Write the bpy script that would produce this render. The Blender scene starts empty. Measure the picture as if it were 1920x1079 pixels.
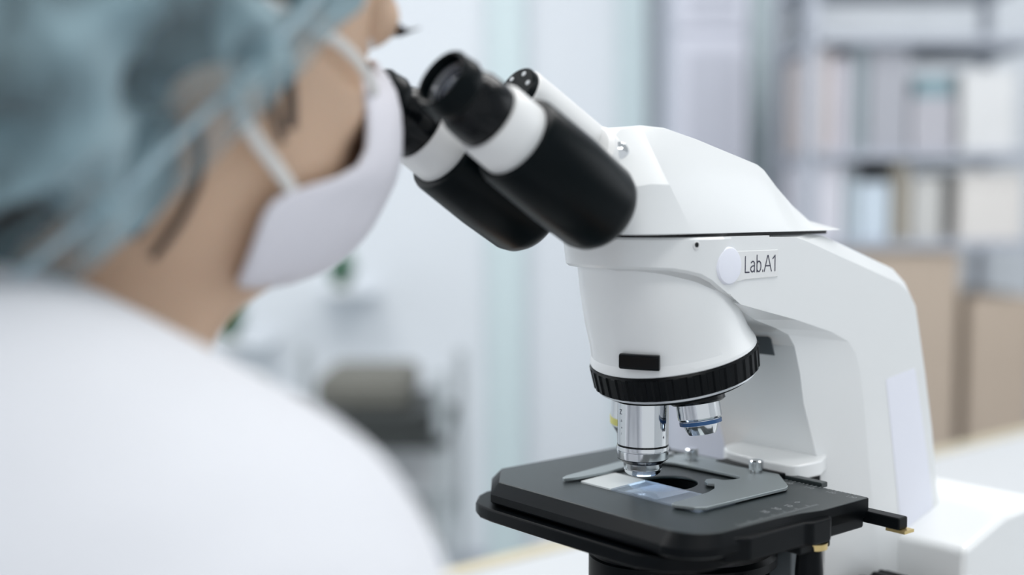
import bpy, bmesh, math, random
from mathutils import Vector, Matrix, noise
from mathutils.geometry import tessellate_polygon
random.seed(4)
D = bpy.data
COL = bpy.context.scene.collection
SC = bpy.context.scene
R = math.radians

# ------------------------------------------------------------------ camera, world, lights, exposure
F_PX, HORIZON = 2250.0, 380.0
PITCH = math.atan((539.5 - HORIZON) / F_PX)
CAM_Z = 1.048
cam_d = D.cameras.new('camera'); cam = D.objects.new('camera', cam_d); COL.objects.link(cam)
cam.location = (0, 0, CAM_Z)
cam.rotation_euler = (math.pi / 2 - PITCH, 0, 0)
cam_d.sensor_width = 36.0
cam_d.lens = 36.0 * F_PX / 1920.0
cam_d.clip_start = 0.01
cam_d.dof.use_dof = True
cam_d.dof.focus_distance = 0.548
cam_d.dof.aperture_fstop = 2.7
cam_d.dof.aperture_blades = 9
SC.camera = cam

w = D.worlds.new('world'); SC.world = w; w.use_nodes = True
bg = w.node_tree.nodes['Background']
bg.inputs[0].default_value = (0.91, 0.955, 1.0, 1)
bg.inputs[1].default_value = 0.86

SC.view_settings.view_transform = 'Standard'
SC.view_settings.look = 'None'
SC.view_settings.gamma = 1.0
SC.view_settings.use_curve_mapping = False
SC.view_settings.exposure = 0.0

def area(name, loc, rot, sx, sy, energy, col):
    l = D.lights.new(name, 'AREA'); l.shape = 'RECTANGLE'; l.size = sx; l.size_y = sy
    l.energy = energy; l.color = col
    o = D.objects.new(name, l); COL.objects.link(o); o.location = loc; o.rotation_euler = rot
    return o
# ceiling light panels (the panel fittings themselves are modelled under the ceiling further down)
PANELS = [(-0.9, 0.9), (0.9, 0.9), (-0.9, 1.9), (0.9, 1.9), (0.0, -0.7)]
for px_, py_ in PANELS:
    area('ceiling_panel_light', (px_, py_, 2.64), (0, 0, 0), 1.15, 0.55, 13.0, (1.0, 0.985, 0.97))
# daylight through the windows in the side walls
area('window_daylight', (2.25, 1.1, 1.65), (0, R(90), 0), 1.1, 1.5, 6.0, (0.90, 0.95, 1.0))
area('window_daylight', (-2.25, 1.3, 1.55), (0, R(-90), 0), 1.2, 1.8, 11.0, (0.93, 0.96, 1.0))

# ------------------------------------------------------------------ materials
def mat(name, col, rough=0.5, metal=0.0, spec=0.5, coat=0.0, alpha=1.0, bump=None, sss=0.0, sheen=0.0, vary=0.0, vscale=20.0, trans=0.0, emit=None):
    m = D.materials.new(name); m.use_nodes = True
    nt = m.node_tree; b = nt.nodes['Principled BSDF']
    b.inputs['Base Color'].default_value = (*col, 1)
    b.inputs['Roughness'].default_value = rough
    b.inputs['Metallic'].default_value = metal
    b.inputs['Specular IOR Level'].default_value = spec
    b.inputs['Coat Weight'].default_value = coat
    b.inputs['Coat Roughness'].default_value = 0.12
    b.inputs['Alpha'].default_value = alpha
    b.inputs['Sheen Weight'].default_value = sheen
    b.inputs['Transmission Weight'].default_value = trans
    if sss:
        b.inputs['Subsurface Weight'].default_value = sss
        b.inputs['Subsurface Radius'].default_value = (0.01, 0.004, 0.002)
    if emit:
        b.inputs['Emission Color'].default_value = (*emit[0], 1); b.inputs['Emission Strength'].default_value = emit[1]
    tc = nt.nodes.new('ShaderNodeTexCoord')
    if vary:
        n = nt.nodes.new('ShaderNodeTexNoise'); n.inputs['Scale'].default_value = vscale; n.inputs['Detail'].default_value = 4
        nt.links.new(tc.outputs['Object'], n.inputs['Vector'])
        mx = nt.nodes.new('ShaderNodeMix'); mx.data_type = 'RGBA'
        mx.inputs['A'].default_value = (*[c * (1 - vary) for c in col], 1)
        mx.inputs['B'].default_value = (*[min(1, c * (1 + vary)) for c in col], 1)
        nt.links.new(n.outputs['Fac'], mx.inputs['Factor'])
        nt.links.new(mx.outputs['Result'], b.inputs['Base Color'])
    if bump:
        n2 = nt.nodes.new('ShaderNodeTexNoise'); n2.inputs['Scale'].default_value = bump[0]; n2.inputs['Detail'].default_value = 3
        nt.links.new(tc.outputs['Object'], n2.inputs['Vector'])
        bp = nt.nodes.new('ShaderNodeBump'); bp.inputs['Strength'].default_value = bump[1]; bp.inputs['Distance'].default_value = bump[2]
        nt.links.new(n2.outputs['Fac'], bp.inputs['Height'])
        nt.links.new(bp.outputs['Normal'], b.inputs['Normal'])
    return m

M = {}
M['enamel'] = mat('white_enamel', (0.75, 0.77, 0.775), 0.32, coat=0.35, bump=(2200, 0.12, 0.0002), vary=0.01, vscale=30)
M['enamel_soft'] = mat('white_plastic', (0.74, 0.75, 0.75), 0.40, coat=0.1, vary=0.01)
M['rubber'] = mat('black_soft_sleeve', (0.001, 0.003, 0.004), 0.30, spec=0.10, bump=(3000, 0.1, 0.0002), vary=0.1)
M['black_gloss'] = mat('black_gloss_plastic', (0.002, 0.003, 0.004), 0.20, spec=0.2, vary=0.1)
M['black_knurl'] = mat('black_knurled_ring', (0.002, 0.003, 0.004), 0.34, spec=0.12, vary=0.1)
M['anodised'] = mat('black_anodised_plate', (0.018, 0.026, 0.028), 0.38, spec=0.50, bump=(2500, 0.15, 0.0002), vary=0.12, vscale=60)
M['anodised_side'] = mat('black_metal', (0.002, 0.003, 0.004), 0.38, spec=0.10, vary=0.12, vscale=60)
M['dark_tag'] = mat('dark_grey_tag', (0.085, 0.10, 0.11), 0.5, vary=0.1)
M['chrome'] = mat('polished_chrome', (0.66, 0.68, 0.70), 0.10, metal=1.0, vary=0.02)
M['satin'] = mat('satin_steel', (0.36, 0.40, 0.41), 0.42, metal=0.85, bump=(1500, 0.1, 0.0002), vary=0.05)
M['satin_rim'] = mat('satin_rim', (0.5, 0.52, 0.54), 0.3, metal=0.9, vary=0.03)
M['brass'] = mat('brass', (0.62, 0.48, 0.22), 0.35, metal=0.9, vary=0.05)
M['blue_ring'] = mat('blue_ring', (0.01, 0.07, 0.20), 0.35, vary=0.05)
M['yellow_ring'] = mat('yellow_ring', (0.62, 0.60, 0.18), 0.4, vary=0.05)
M['ink'] = mat('printed_ink', (0.05, 0.05, 0.08), 0.6, vary=0.05)
M['white_print'] = mat('white_print', (0.30, 0.32, 0.33), 0.6, vary=0.05)
M['paper'] = mat('paper_label', (0.78, 0.80, 0.88), 0.55, bump=(900, 0.15, 0.0002), vary=0.01)
M['frost'] = mat('frosted_glass_end', (0.60, 0.64, 0.65), 0.6, vary=0.03)
M['glass'] = mat('slide_glass', (0.62, 0.76, 0.95), 0.06, alpha=0.26, coat=0.4, vary=0.03)
M['lens'] = mat('lens_glass', (0.05, 0.06, 0.09), 0.04, spec=0.8, coat=1.0, vary=0.05)
M['lamp'] = mat('lit_condenser_lens', (0.8, 0.9, 1.0), 0.2, emit=((0.70, 0.86, 1.0), 9.0), vary=0.01)
M['bench'] = mat('bench_top', (0.47, 0.49, 0.51), 0.45, vary=0.02, vscale=5)
M['bench_edge'] = mat('bench_edge_beech', (0.46, 0.42, 0.31), 0.5, vary=0.1, vscale=12)

BEV_ANGLE = {'stand': 12}
# ------------------------------------------------------------------ mesh helpers
def finish(name, bm, material, parent=None, smooth=35, bevel=0.0, seg=2, recalc=True, sub=0):
    if recalc: bmesh.ops.recalc_face_normals(bm, faces=bm.faces)
    me = D.meshes.new(name); bm.to_mesh(me); bm.free()
    if not isinstance(material, (list, tuple)): material = [material]
    for m_ in material: me.materials.append(m_)
    o = D.objects.new(name, me); COL.objects.link(o)
    if smooth:
        for p in me.polygons: p.use_smooth = True
        me.set_sharp_from_angle(angle=R(smooth))
    if bevel:
        b = o.modifiers.new('bevel', 'BEVEL'); b.width = bevel; b.segments = seg; b.limit_method = 'ANGLE'; b.angle_limit = R(BEV_ANGLE.get(name, 28))
        b.harden_normals = True; b.use_clamp_overlap = True
    if sub:
        s_ = o.modifiers.new('sub', 'SUBSURF'); s_.levels = sub; s_.render_levels = sub
    if parent is not None: o.parent = parent
    return o

def tag(o, label=None, cat=None, group=None, kind=None):
    if label: o['label'] = label
    if cat: o['category'] = cat
    if group: o['group'] = group
    if kind: o['kind'] = kind
    return o

def empty(name, loc, rz, label, cat, group=None):
    o = D.objects.new(name, None); COL.objects.link(o); o.location = loc; o.rotation_euler = (0, 0, rz)
    o.empty_display_size = 0.02
    return tag(o, label, cat, group)

def box(bm, x0, x1, y0, y1, z0, z1, mi=0):
    vs = [bm.verts.new((x, y, z)) for x in (x0, x1) for y in (y0, y1) for z in (z0, z1)]
    for f in ((0, 1, 3, 2), (4, 6, 7, 5), (0, 4, 5, 1), (2, 3, 7, 6), (0, 2, 6, 4), (1, 5, 7, 3)):
        bm.faces.new([vs[i] for i in f]).material_index = mi

def basis(ax):
    a = Vector(ax).normalized()
    t = Vector((0, 0, 1)) if abs(a.z) < 0.9 else Vector((1, 0, 0))
    e1 = a.cross(t).normalized(); e2 = a.cross(e1).normalized()
    return a, e1, e2

def lathe(bm, origin, ax, prof, n=48, ribs=0, rib_h=0.0, rib_rows=()):
    """prof: list of (s, radius) along the axis; a radius of 0 closes the end."""
    a, e1, e2 = basis(ax); o = Vector(origin); rings = []
    for k, (s_, r_) in enumerate(prof):
        c = o + a * s_
        if r_ <= 1e-7: rings.append([bm.verts.new(c)]); continue
        ring = []
        for i in range(n):
            t = 2 * math.pi * i / n
            rr = r_
            if ribs and k in rib_rows: rr += rib_h * (1 if (i * ribs * 2 // n) % 2 == 0 else 0)
            ring.append(bm.verts.new(c + (e1 * math.cos(t) + e2 * math.sin(t)) * rr))
        rings.append(ring)
    for A, B in zip(rings, rings[1:]):
        if len(A) == 1 and len(B) == 1: continue
        for i in range(n):
            j = (i + 1) % n
            if len(A) == 1: bm.faces.new((A[0], B[i], B[j]))
            elif len(B) == 1: bm.faces.new((A[i], A[j], B[0]))
            else: bm.faces.new((A[i], A[j], B[j], B[i]))

def prism(bm, outline, z0, z1, holes=(), mi=0):
    """outline: list of (x, y); extruded from z0 to z1, with optional holes."""
    loops = [[Vector((x, y, 0)) for x, y in outline]] + [[Vector((x, y, 0)) for x, y in h] for h in holes]
    flat = [v for l in loops for v in l]
    bot = [bm.verts.new((v.x, v.y, z0)) for v in flat]
    top = [bm.verts.new((v.x, v.y, z1)) for v in flat]
    for t in tessellate_polygon(loops):
        try:
            bm.faces.new([top[i] for i in t]).material_index = mi
            bm.faces.new([bot[i] for i in reversed(t)]).material_index = mi
        except ValueError: pass
    k = 0
    for l in loops:
        n = len(l)
        for i in range(n):
            j = (i + 1) % n
            bm.faces.new((bot[k + i], bot[k + j], top[k + j], top[k + i])).material_index = mi
        k += n

def loft(bm, rings, caps=True):
    vr = [[bm.verts.new(p) for p in r_] for r_ in rings]
    n = len(vr[0])
    for A, B in zip(vr, vr[1:]):
        for i in range(n):
            j = (i + 1) % n
            bm.faces.new((A[i], A[j], B[j], B[i]))
    if caps:
        bm.faces.new(list(reversed(vr[0]))); bm.faces.new(vr[-1])

def arc(cx, cy, r_, a0, a1, n):
    return [(cx + r_ * math.cos(R(a0 + (a1 - a0) * i / n)), cy + r_ * math.sin(R(a0 + (a1 - a0) * i / n))) for i in range(n + 1)]

def text_mesh(name, body, size, mtx, material, parent, depth=0.0, xs=1.0):
    cu = D.curves.new(name, 'FONT'); cu.body = body; cu.size = size; cu.extrude = depth; cu.align_x = 'LEFT'; cu.align_y = 'BOTTOM'
    tmp = D.objects.new(name + '_t', cu); COL.objects.link(tmp)
    bpy.context.view_layer.update()
    me = D.meshes.new_from_object(tmp.evaluated_get(bpy.context.evaluated_depsgraph_get()))
    D.objects.remove(tmp); D.curves.remove(cu)
    me.transform(mtx @ Matrix.Diagonal((xs, 1, 1, 1)))
    me.materials.clear(); me.materials.append(material)
    o = D.objects.new(name, me); COL.objects.link(o); o.parent = parent
    return o

# pixel -> world point on the plane Y = depth (used for far background things only)
def at(px, py, Y):
    a, b = px - 960, 539.5 - py
    d = Vector((a, b * math.sin(PITCH) + F_PX * math.cos(PITCH), b * math.cos(PITCH) - F_PX * math.sin(PITCH)))
    return Vector((0, 0, CAM_Z)) + d * (Y / d.y)

# ------------------------------------------------------------------ the room
def struct(name, bm, m, **k):
    o = finish(name, bm, m, None, **k); o['kind'] = 'structure'; return o
M['wall'] = mat('painted_wall', (0.68, 0.72, 0.765), 0.7, vary=0.02, vscale=3)
M['wall_w'] = mat('painted_wall_white', (0.70, 0.72, 0.74), 0.7, vary=0.02, vscale=3)
M['floor'] = mat('vinyl_floor', (0.45, 0.49, 0.50), 0.4, vary=0.04, vscale=6)
M['ceil'] = mat('ceiling_paint', (0.78, 0.78, 0.78), 0.8, vary=0.01, vscale=4)
M['teal_trim'] = mat('pale_teal_trim', (0.575, 0.68, 0.705), 0.5, vary=0.02)
M['grey_trim'] = mat('grey_trim', (0.38, 0.41, 0.47), 0.5, vary=0.02)
M['cabinet'] = mat('cabinet_laminate', (0.56, 0.58, 0.66), 0.45, vary=0.02)
M['cabinet_d'] = mat('cabinet_inset', (0.44, 0.46, 0.53), 0.45, vary=0.02)
WY = 3.2
bm = bmesh.new(); box(bm, -2.3, 2.3, -1.6, WY + .1, -0.05, 0); struct('floor', bm, M['floor'], smooth=0)
bm = bmesh.new(); box(bm, -2.3, 2.3, -1.6, WY + .1, 2.7, 2.75); struct('ceiling', bm, M['ceil'], smooth=0)
bm = bmesh.new(); box(bm, -2.4, 2.4, WY, WY + .1, 0, 2.7); struct('wall_back', bm, M['wall'], smooth=0)
bm = bmesh.new()
box(bm, -2.4, -2.3, -1.6, 0.3, 0, 2.7); box(bm, -2.4, -2.3, 2.3, WY, 0, 2.7); box(bm, -2.4, -2.3, 0.3, 2.3, 0, 0.9); box(bm, -2.4, -2.3, 0.3, 2.3, 2.2, 2.7)
struct('wall_left', bm, M['wall_w'], smooth=0)
bm = bmesh.new()
box(bm, 2.3, 2.4, -1.6, 0.2, 0, 2.7); box(bm, 2.3, 2.4, 2.0, WY, 0, 2.7); box(bm, 2.3, 2.4, 0.2, 2.0, 0, 1.0); box(bm, 2.3, 2.4, 0.2, 2.0, 2.3, 2.7)
struct('wall_right', bm, M['wall_w'], smooth=0)
bm = bmesh.new()
for y0, y1, z0, z1 in ((0.2, 2.0, 1.0, 1.05), (0.2, 2.0, 2.25, 2.3), (0.2, 0.25, 1.0, 2.3), (1.95, 2.0, 1.0, 2.3), (1.08, 1.12, 1.0, 2.3)):
    box(bm, 2.31, 2.37, y0, y1, z0, z1)
struct('window_1', bm, M['enamel_soft'], smooth=0)
bm = bmesh.new()
for y0, y1, z0, z1 in ((0.3, 2.3, 0.9, 0.95), (0.3, 2.3, 2.15, 2.2), (0.3, 0.35, 0.9, 2.2), (2.25, 2.3, 0.9, 2.2), (1.28, 1.32, 0.9, 2.2)):
    box(bm, -2.37, -2.31, y0, y1, z0, z1)
struct('window_2', bm, M['enamel_soft'], smooth=0)
bm = bmesh.new(); box(bm, -2.3, 2.3, WY - .015, WY, 0, 0.1); struct('baseboard_back', bm, M['grey_trim'], smooth=0)
LIGHT_SAYS = ['flush ceiling light panel above and left of the bench', 'flush ceiling light panel above and right of the bench', 'flush ceiling light panel at the back above the instrument cart',
              'flush ceiling light panel at the back above the storage rack', 'single flush ceiling light panel behind the camera']
for i, (px_, py_) in enumerate(PANELS):
    e = empty('ceiling_light', (px_, py_, 2.7), 0, LIGHT_SAYS[i], 'ceiling light', 'flush ceiling light panels')
    bm = bmesh.new()
    for a in (-1, 1):
        box(bm, -.62, .62, a * .30 - .02, a * .30 + .02, -.05, 0); box(bm, a * .60 - .02, a * .60 + .02, -.28, .28, -.05, 0)
    finish('frame', bm, M['enamel_soft'], e, smooth=0)
    bm = bmesh.new(); box(bm, -.58, .58, -.28, .28, -.03, -.025)
    finish('diffuser', bm, mat('light_diffuser', (0.9, 0.9, 0.9), 0.6, emit=((1, .985, .97), 1.6), vary=.01), e, smooth=0)
# vertical trims of the glazed partition on the back wall (x-range in the photograph, material, projection)
for n_, (xa, xb, mk, dp) in enumerate(((915, 985, 'teal_trim', .03), (1160, 1212, 'teal_trim', .04), (1236, 1262, 'grey_trim', .05),
                                      (1404, 1462, 'teal_trim', .06), (1496, 1520, 'grey_trim', .07))):
    a, b = at(xa, 380, WY - dp), at(xb, 380, WY - dp)
    bm = bmesh.new(); box(bm, a.x, b.x, WY - dp, WY - .001, 0, 2.7)
    struct('trim_%d' % (n_ + 1), bm, M[mk], bevel=.004)

# ------------------------------------------------------------------ the bench
TABLE_Z = 0.75
# the microscope's own axes: local x = away from its user, local y = to the user's left, local z = up
AX, AY, TH = 0.06341, 0.5559, R(40)
STAGE = 165.0          # stage surface above the bench, millimetres
bench = empty('laboratory_bench', (AX, AY, 0), TH, 'white laboratory bench with beech edge carrying the microscope', 'bench')
# far (left-hand) long edge of the bench runs along local x
bm = bmesh.new(); prism(bm, [(-.165, -.62), (1.5, -.62), (1.5, .365), (-.165, .365)], TABLE_Z - .03, TABLE_Z)
finish('bench_top', bm, M['bench'], bench, bevel=.003)
bm = bmesh.new(); prism(bm, [(-.165, .3655), (1.5, .3655), (1.5, .385), (-.165, .385)], TABLE_Z - .03, TABLE_Z + .0015)
finish('edge_strip', bm, M['bench_edge'], bench, bevel=.002)
bm = bmesh.new(); box(bm, 0.9, 1.45, -.60, .34, .08, TABLE_Z - .03); finish('cabinet_base', bm, M['cabinet'], bench, bevel=.003)
for lx, ly in ((-.12, -.56), (-.12, .30)):
    bm = bmesh.new(); box(bm, lx - .025, lx + .025, ly - .025, ly + .025, 0, TABLE_Z - .03); finish('leg', bm, M['grey_trim'], bench, bevel=.003)
bm = bmesh.new(); box(bm, .92, 1.43, -.58, .32, 0, .08); finish('plinth', bm, M['grey_trim'], bench, bevel=.003)

# ------------------------------------------------------------------ the microscope (all numbers in millimetres, r positive towards the near side)
MS = empty('microscope', (AX, AY, TABLE_Z + .0003), TH, 'white laboratory microscope with black eyepiece sleeves standing on the bench', 'microscope')
def P(u, r_, z): return (u * .001, -r_ * .001, (z + STAGE) * .001)
def Q(pts): return [(u * .001, -r_ * .001) for u, r_ in pts]
def Z(z): return (z + STAGE) * .001
def mm_prism(bm, pts, z0, z1, holes=(), mi=0): prism(bm, Q(pts), Z(z0), Z(z1), [Q(h) for h in holes], mi)
def side_prism(bm, prof, r0, r1):
    loft(bm, [[P(u, r0, z) for u, z in prof], [P(u, r1, z) for u, z in prof]])
def mlathe(name, o, ax, prof, m, parent=None, n=56, **k):
    bm = bmesh.new(); lathe(bm, P(*o), (ax[0], -ax[1], ax[2]), [(a * .001, b * .001) for a, b in prof], n, k.get('ribs', 0), k.get('rib_h', 0) * .001, k.get('rib_rows', ()))
    return finish(name, bm, m, parent if parent is not None else MS, smooth=k.get('smooth', 32), bevel=k.get('bevel', 0.0))

# --- stand: upper arm, column; a flat core and set-back outer sides make the chamfers the photograph shows
core = [(30, 117.5), (80, 117.5), (92, 116.5), (154, 98), (166, 90), (174, 78), (184, 44), (194, 10), (203, -32), (214, -85), (225, -150), (225, -165),
        (100, -165), (99, -61), (98, -28), (91, 5), (79, 34), (75.5, 50), (71, 63), (66, 69), (56, 73), (40, 78), (20, 88)]
outer = [(30, 117), (60, 116.4), (68, 114.5), (148, 91), (157, 85.5), (164, 78), (174, 44), (183, 10), (191, -32), (203, -85), (214, -150), (214, -165),
         (148, -165), (137, -61), (129, -28), (123, 5), (118.5, 30), (114.5, 47), (110.5, 57), (103.5, 63.8), (90, 69.3), (62, 77), (20.5, 86.5)]
def shift(prof, k): return prof
bm = bmesh.new()
loft(bm, [[P(u, -38, z) for u, z in outer], [P(u, -30, z) for u, z in core], [P(u, 30, z) for u, z in core], [P(u, 38, z) for u, z in outer]])
# rounded front drum of the upper arm
fr = []
for (dz, rad) in ((0, 40.5), (-1.5, 41.0), (-11, 39.6), (-13.5, 38.6)):
    pass
def slab_ring(topz, rad, slope):
    pts = [(40, rad)] + [(30, rad), (20, rad), (13, rad), (6, rad)] + [(rad * math.cos(R(a)), rad * math.sin(R(a))) for a in range(90, 271, 10)] + [(6, -rad), (13, -rad), (20, -rad), (30, -rad), (40, -rad)]
    out = []
    for u, r_ in pts:
        z = topz
        if slope:
            tab = [(-41, 0), (-20, .8), (-8, 3.0), (0, 6.6), (6, 10.2), (13, 14.2), (20, 18.6), (30, 21.0), (40, 22.7), (70, 30)]
            for (u0, d0), (u1, d1) in zip(tab, tab[1:]):
                if u0 <= u <= u1: z = topz - (d0 + (d1 - d0) * (u - u0) / (u1 - u0)) + (1.6 if u > 12 and topz < 105 else 0)
        out.append(P(u, r_ * (38.02 / rad) if u > 12 else r_, z))
    return out
rings = [slab_ring(117.6, 38.6, 0), slab_ring(116.6, 39.9, 0), slab_ring(105.2, 38.4, 1), slab_ring(104.0, 37.0, 1)]
loft(bm, rings)
# turret housing: slanted cone down to the nosepiece
TAU = R(13)
NC = (17.0, 62.0)      # centre of the nosepiece ring's upper edge (u, z)
def tring(uc, zc, rad, tau, n=64):
    out = []
    for i in range(n):
        t = 2 * math.pi * i / n
        du, dr = rad * math.cos(t), rad * math.sin(t)
        out.append(P(uc + du * math.cos(tau), dr, zc + du * math.sin(tau)))
    return out
tr = [(1, 110, 34.6, 0), (2.5, 103, 34.8, 0.02), (5.5, 92, 35.8, .07), (9.5, 80, 36.6, .13), (13.5, 71, 37.3, .19), (15.6, 66.5, 38.3, .22), (16.5, 64, 39.4, TAU), (16.9, 62.6, 39.6, TAU), (17, 62, 39.0, TAU)]
loft(bm, [tring(*a) for a in tr])
finish('stand', bm, M['enamel'], MS, smooth=13, bevel=.0016, seg=3)

na = (math.sin(TAU), 0, -math.cos(TAU))      # axis of the revolving nosepiece, pointing down and back
# ribbed ring
mlathe('nosepiece_ring', (17, 0, 62), na, [(0, 36), (0, 39.3), (.9, 40.0), (1.3, 39.5), (10.6, 38.9), (11.2, 38.9), (11.2, 34)], M['black_knurl'], n=320, ribs=40, rib_h=.75, rib_rows=(3, 4), smooth=25)
rim = mlathe('nosepiece_rim', (17, 0, 62), na, [(11.2, 20), (11.2, 38.0), (12.4, 38.2), (13.2, 36.6), (13.2, 20)], M['satin_rim'], n=72)
rev = mlathe('revolving_plate', (17, 0, 62), na, [(13.2, 0), (13.2, 36.0), (14.2, 35.6), (17.5, 20), (18, 0)], M['black_knurl'], n=72)
# black button on the turret, curved with the housing
bm = bmesh.new(); rows_ = []
for rad in (34.0, 39.6, 40.4):
    ring = []
    k_ = 0 if rad < 40 else .7
    for th, zz in [(t, 65.2 + (t - 157) * .0) for t in range(143, 172, 4)] + [(t, 58.2 + (t - 157) * .0) for t in range(171, 142, -4)]:
        zz = zz + (-k_ if zz > 62 else k_)
        ring.append(P(14 + rad * math.cos(R(th)), rad * math.sin(R(th)), zz))
    rows_.append(ring)
loft(bm, rows_)
finish('turret_button', bm, M['black_gloss'], MS, bevel=.0008, seg=3)
# slot with a screw in the arm
mlathe('arm_slot', (-10.2, 35.0, 114.2), (0, 1, 0), [(0, 0), (0, 2.1), (3.3, 2.1), (3.6, 1.6), (3.6, 0)], M['enamel_soft'], n=24)
mlathe('screw', (-10.8, 38.0, 114.4), (0, 1, 0), [(-.4, 0), (-.4, 1.15), (.9, 1.15), (1.1, .7), (.7, 0)], M['black_gloss'], n=20)

# badge: raised disc + plate with lettering
bm = bmesh.new()
def badge_ring(r_, rad): return [P(10.4 + rad * math.cos(R(a)) * .98, r_, 104.6 + rad * math.sin(R(a))) for a in range(0, 360, 10)]
loft(bm, [badge_ring(37.8, 8.5), badge_ring(38.9, 8.5), badge_ring(39.7, 7.9), badge_ring(40.0, 6.2), badge_ring(40.1, 2)])
badge = finish('badge', bm, M['paper'], MS)
bm = bmesh.new(); side_prism(bm, [(12, 111), (46, 111), (46, 98.3), (22, 97.9), (15, 96.8), (12, 97)], 37.9, 38.7); finish('badge_plate', bm, M['enamel_soft'], badge, bevel=.0005)
mt = Matrix(((1, 0, 0, 21.6 * .001), (0, 0, -1, -38.82 * .001), (0, 1, 0, Z(101.9)), (0, 0, 0, 1)))
strokes = [[(0, 7.4), (0, 0), (3.0, 0)],
           [(4.4, 4.4), (5.4, 5.0), (6.4, 4.9), (7.0, 4.1), (7.0, 0)], [(7.0, 3.0), (5.4, 2.8), (4.3, 2.2), (4.1, 1.2), (4.7, .3), (5.6, .1), (6.5, .5), (7.0, 1.4)],
           [(8.9, 7.8), (8.9, 0)], [(8.9, 3.9), (9.8, 4.9), (10.9, 4.9), (11.8, 4.0), (12.0, 2.5), (11.7, 1.0), (10.8, .1), (9.8, .1), (8.9, 1.0)],
           [(13.4, .7), (13.4, 0)], [(14.6, 0), (17.2, 7.4), (17.6, 7.4), (20.2, 0)], [(15.5, 2.6), (19.3, 2.6)], [(21.2, 5.9), (23.0, 7.4), (23.0, 0)]]
bm = bmesh.new()
for sk_ in strokes:
    wd = .31
    for i in range(len(sk_) - 1):
        a, b = Vector(sk_[i]), Vector(sk_[i + 1]); d_ = (b - a).normalized(); n_ = Vector((-d_.y, d_.x)) * wd
        a2, b2 = a - d_ * wd * .7, b + d_ * wd * .7
        bm.faces.new([bm.verts.new(P(22.0 + p.x * .93, 38.82 + .002 * i, 101.2 + p.y * .97)) for p in (a2 + n_, b2 + n_, b2 - n_, a2 - n_)])
finish('lettering', bm, M['ink'], badge, smooth=0)

# sticker on the column
bm = bmesh.new(); side_prism(bm, [(137.5, 41.5), (164, 45.0), (166, 40), (184, -24), (188, -44), (155, -44), (151, -22)], 38.02, 38.25); finish('paper_sticker', bm, M['paper'], MS)

# --- head
def head_ring(u, zt, zc, hwc, hwr, zb=119.1, hwb=None):
    hwb = hwc if hwb is None else hwb
    pts = [(hwb, zb), (hwc, zc), (hwr, zt), (-hwr, zt), (-hwc, zc), (-hwb, zb)]
    return [P(u, r_, z) for r_, z in pts]
bm = bmesh.new()
st = [(-47, 150, 135, 27, 12), (-43, 158, 139, 31, 14), (-35, 164.2, 140.4, 34, 16), (-25, 166.2, 140.2, 35.4, 18), (-12, 165.6, 138.6, 36, 20), (10, 161.2, 133.2, 36, 20), (53, 150.8, 122.6, 35.6, 20),
      (58, 148.4, 121.5, 35.4, 20), (68, 140.2, 120.4, 34.6, 20), (80, 131.6, 120.0, 33.5, 20), (95, 123.6, 119.8, 32, 19.5), (105, 120.4, 119.6, 30, 19)]
rings = [head_ring(*a[:5], hwb=min(37.6, a[3] + 1.6)) for a in st]
loft(bm, rings)
lathe(bm, P(0, 0, 119.0), (0, 0, 1), [(0, 0), (0, .0362), (.0008, .0370), (.003, .0368), (.004, .034), (.004, 0)], 64)
finish('head_housing', bm, M['enamel'], MS, smooth=30, bevel=.0022, seg=4)
mlathe('head_seam', (0, 0, 117.3), (0, 0, 1), [(0, 0), (0, 37.2), (2, 37.2), (2, 0)], M['black_gloss'], n=64)
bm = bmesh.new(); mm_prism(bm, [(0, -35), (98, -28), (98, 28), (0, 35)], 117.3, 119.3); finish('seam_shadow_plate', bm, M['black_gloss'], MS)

# --- eyepiece tubes
TA = R(31); TD = (-math.cos(TA), 0, math.sin(TA))
def along(o, s_): return (o[0] + TD[0] * s_, o[1], o[2] + TD[2] * s_)
hinge = mlathe('tube_hinge', along((-24, 5, 138), 0), TD, [(0, 0), (0, 17), (26, 17), (28, 15), (28, 0)], M['enamel_soft'])
def tube(o, label_extra):
    t = mlathe('eyepiece_tube', o, TD, [(30, 0), (30, 15.2), (52, 15.2), (53.5, 16.0), (71.5, 15.4), (73.2, 14.8), (73.5, 12)], M['enamel_soft'])
    mlathe('tube_sleeve', o, TD, [(-1, 0), (-1, 12), (.5, 15.8), (3.5, 18.2), (8, 19.6), (30, 20), (56, 19.2), (57.6, 18.6), (58.2, 17.0), (58.2, 14)], M['rubber'], t)
    e = mlathe('eyepiece', o, TD, [(72, 0), (72, 12.4), (73, 13.4), (77, 13.9), (83, 13.5), (87, 12.0), (88.5, 11.0), (90, 10.8)], M['black_gloss'], t)
    mlathe('eyecup', o, TD, [(88, 10.5), (89, 12.0), (91.5, 12.9), (94, 12.5), (96.5, 12.1), (98.5, 12.1), (99.5, 11.4), (99.1, 10.4), (96, 9.6), (93, 8.8)], M['rubber'], e)
    mlathe('eye_lens', o, TD, [(92, 10.6), (93.2, 9.3), (94.3, 5.8), (94.8, 0)], M['lens'], e)
    mlathe('lens_rim', o, TD, [(93.0, 9.7), (95.2, 9.7), (95.2, 8.7), (93.8, 8.5)], M['satin_rim'], e)
    return t
tube((-57, 30, 127.2), '')
tube((-54, -19, 125.0), '')
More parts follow.
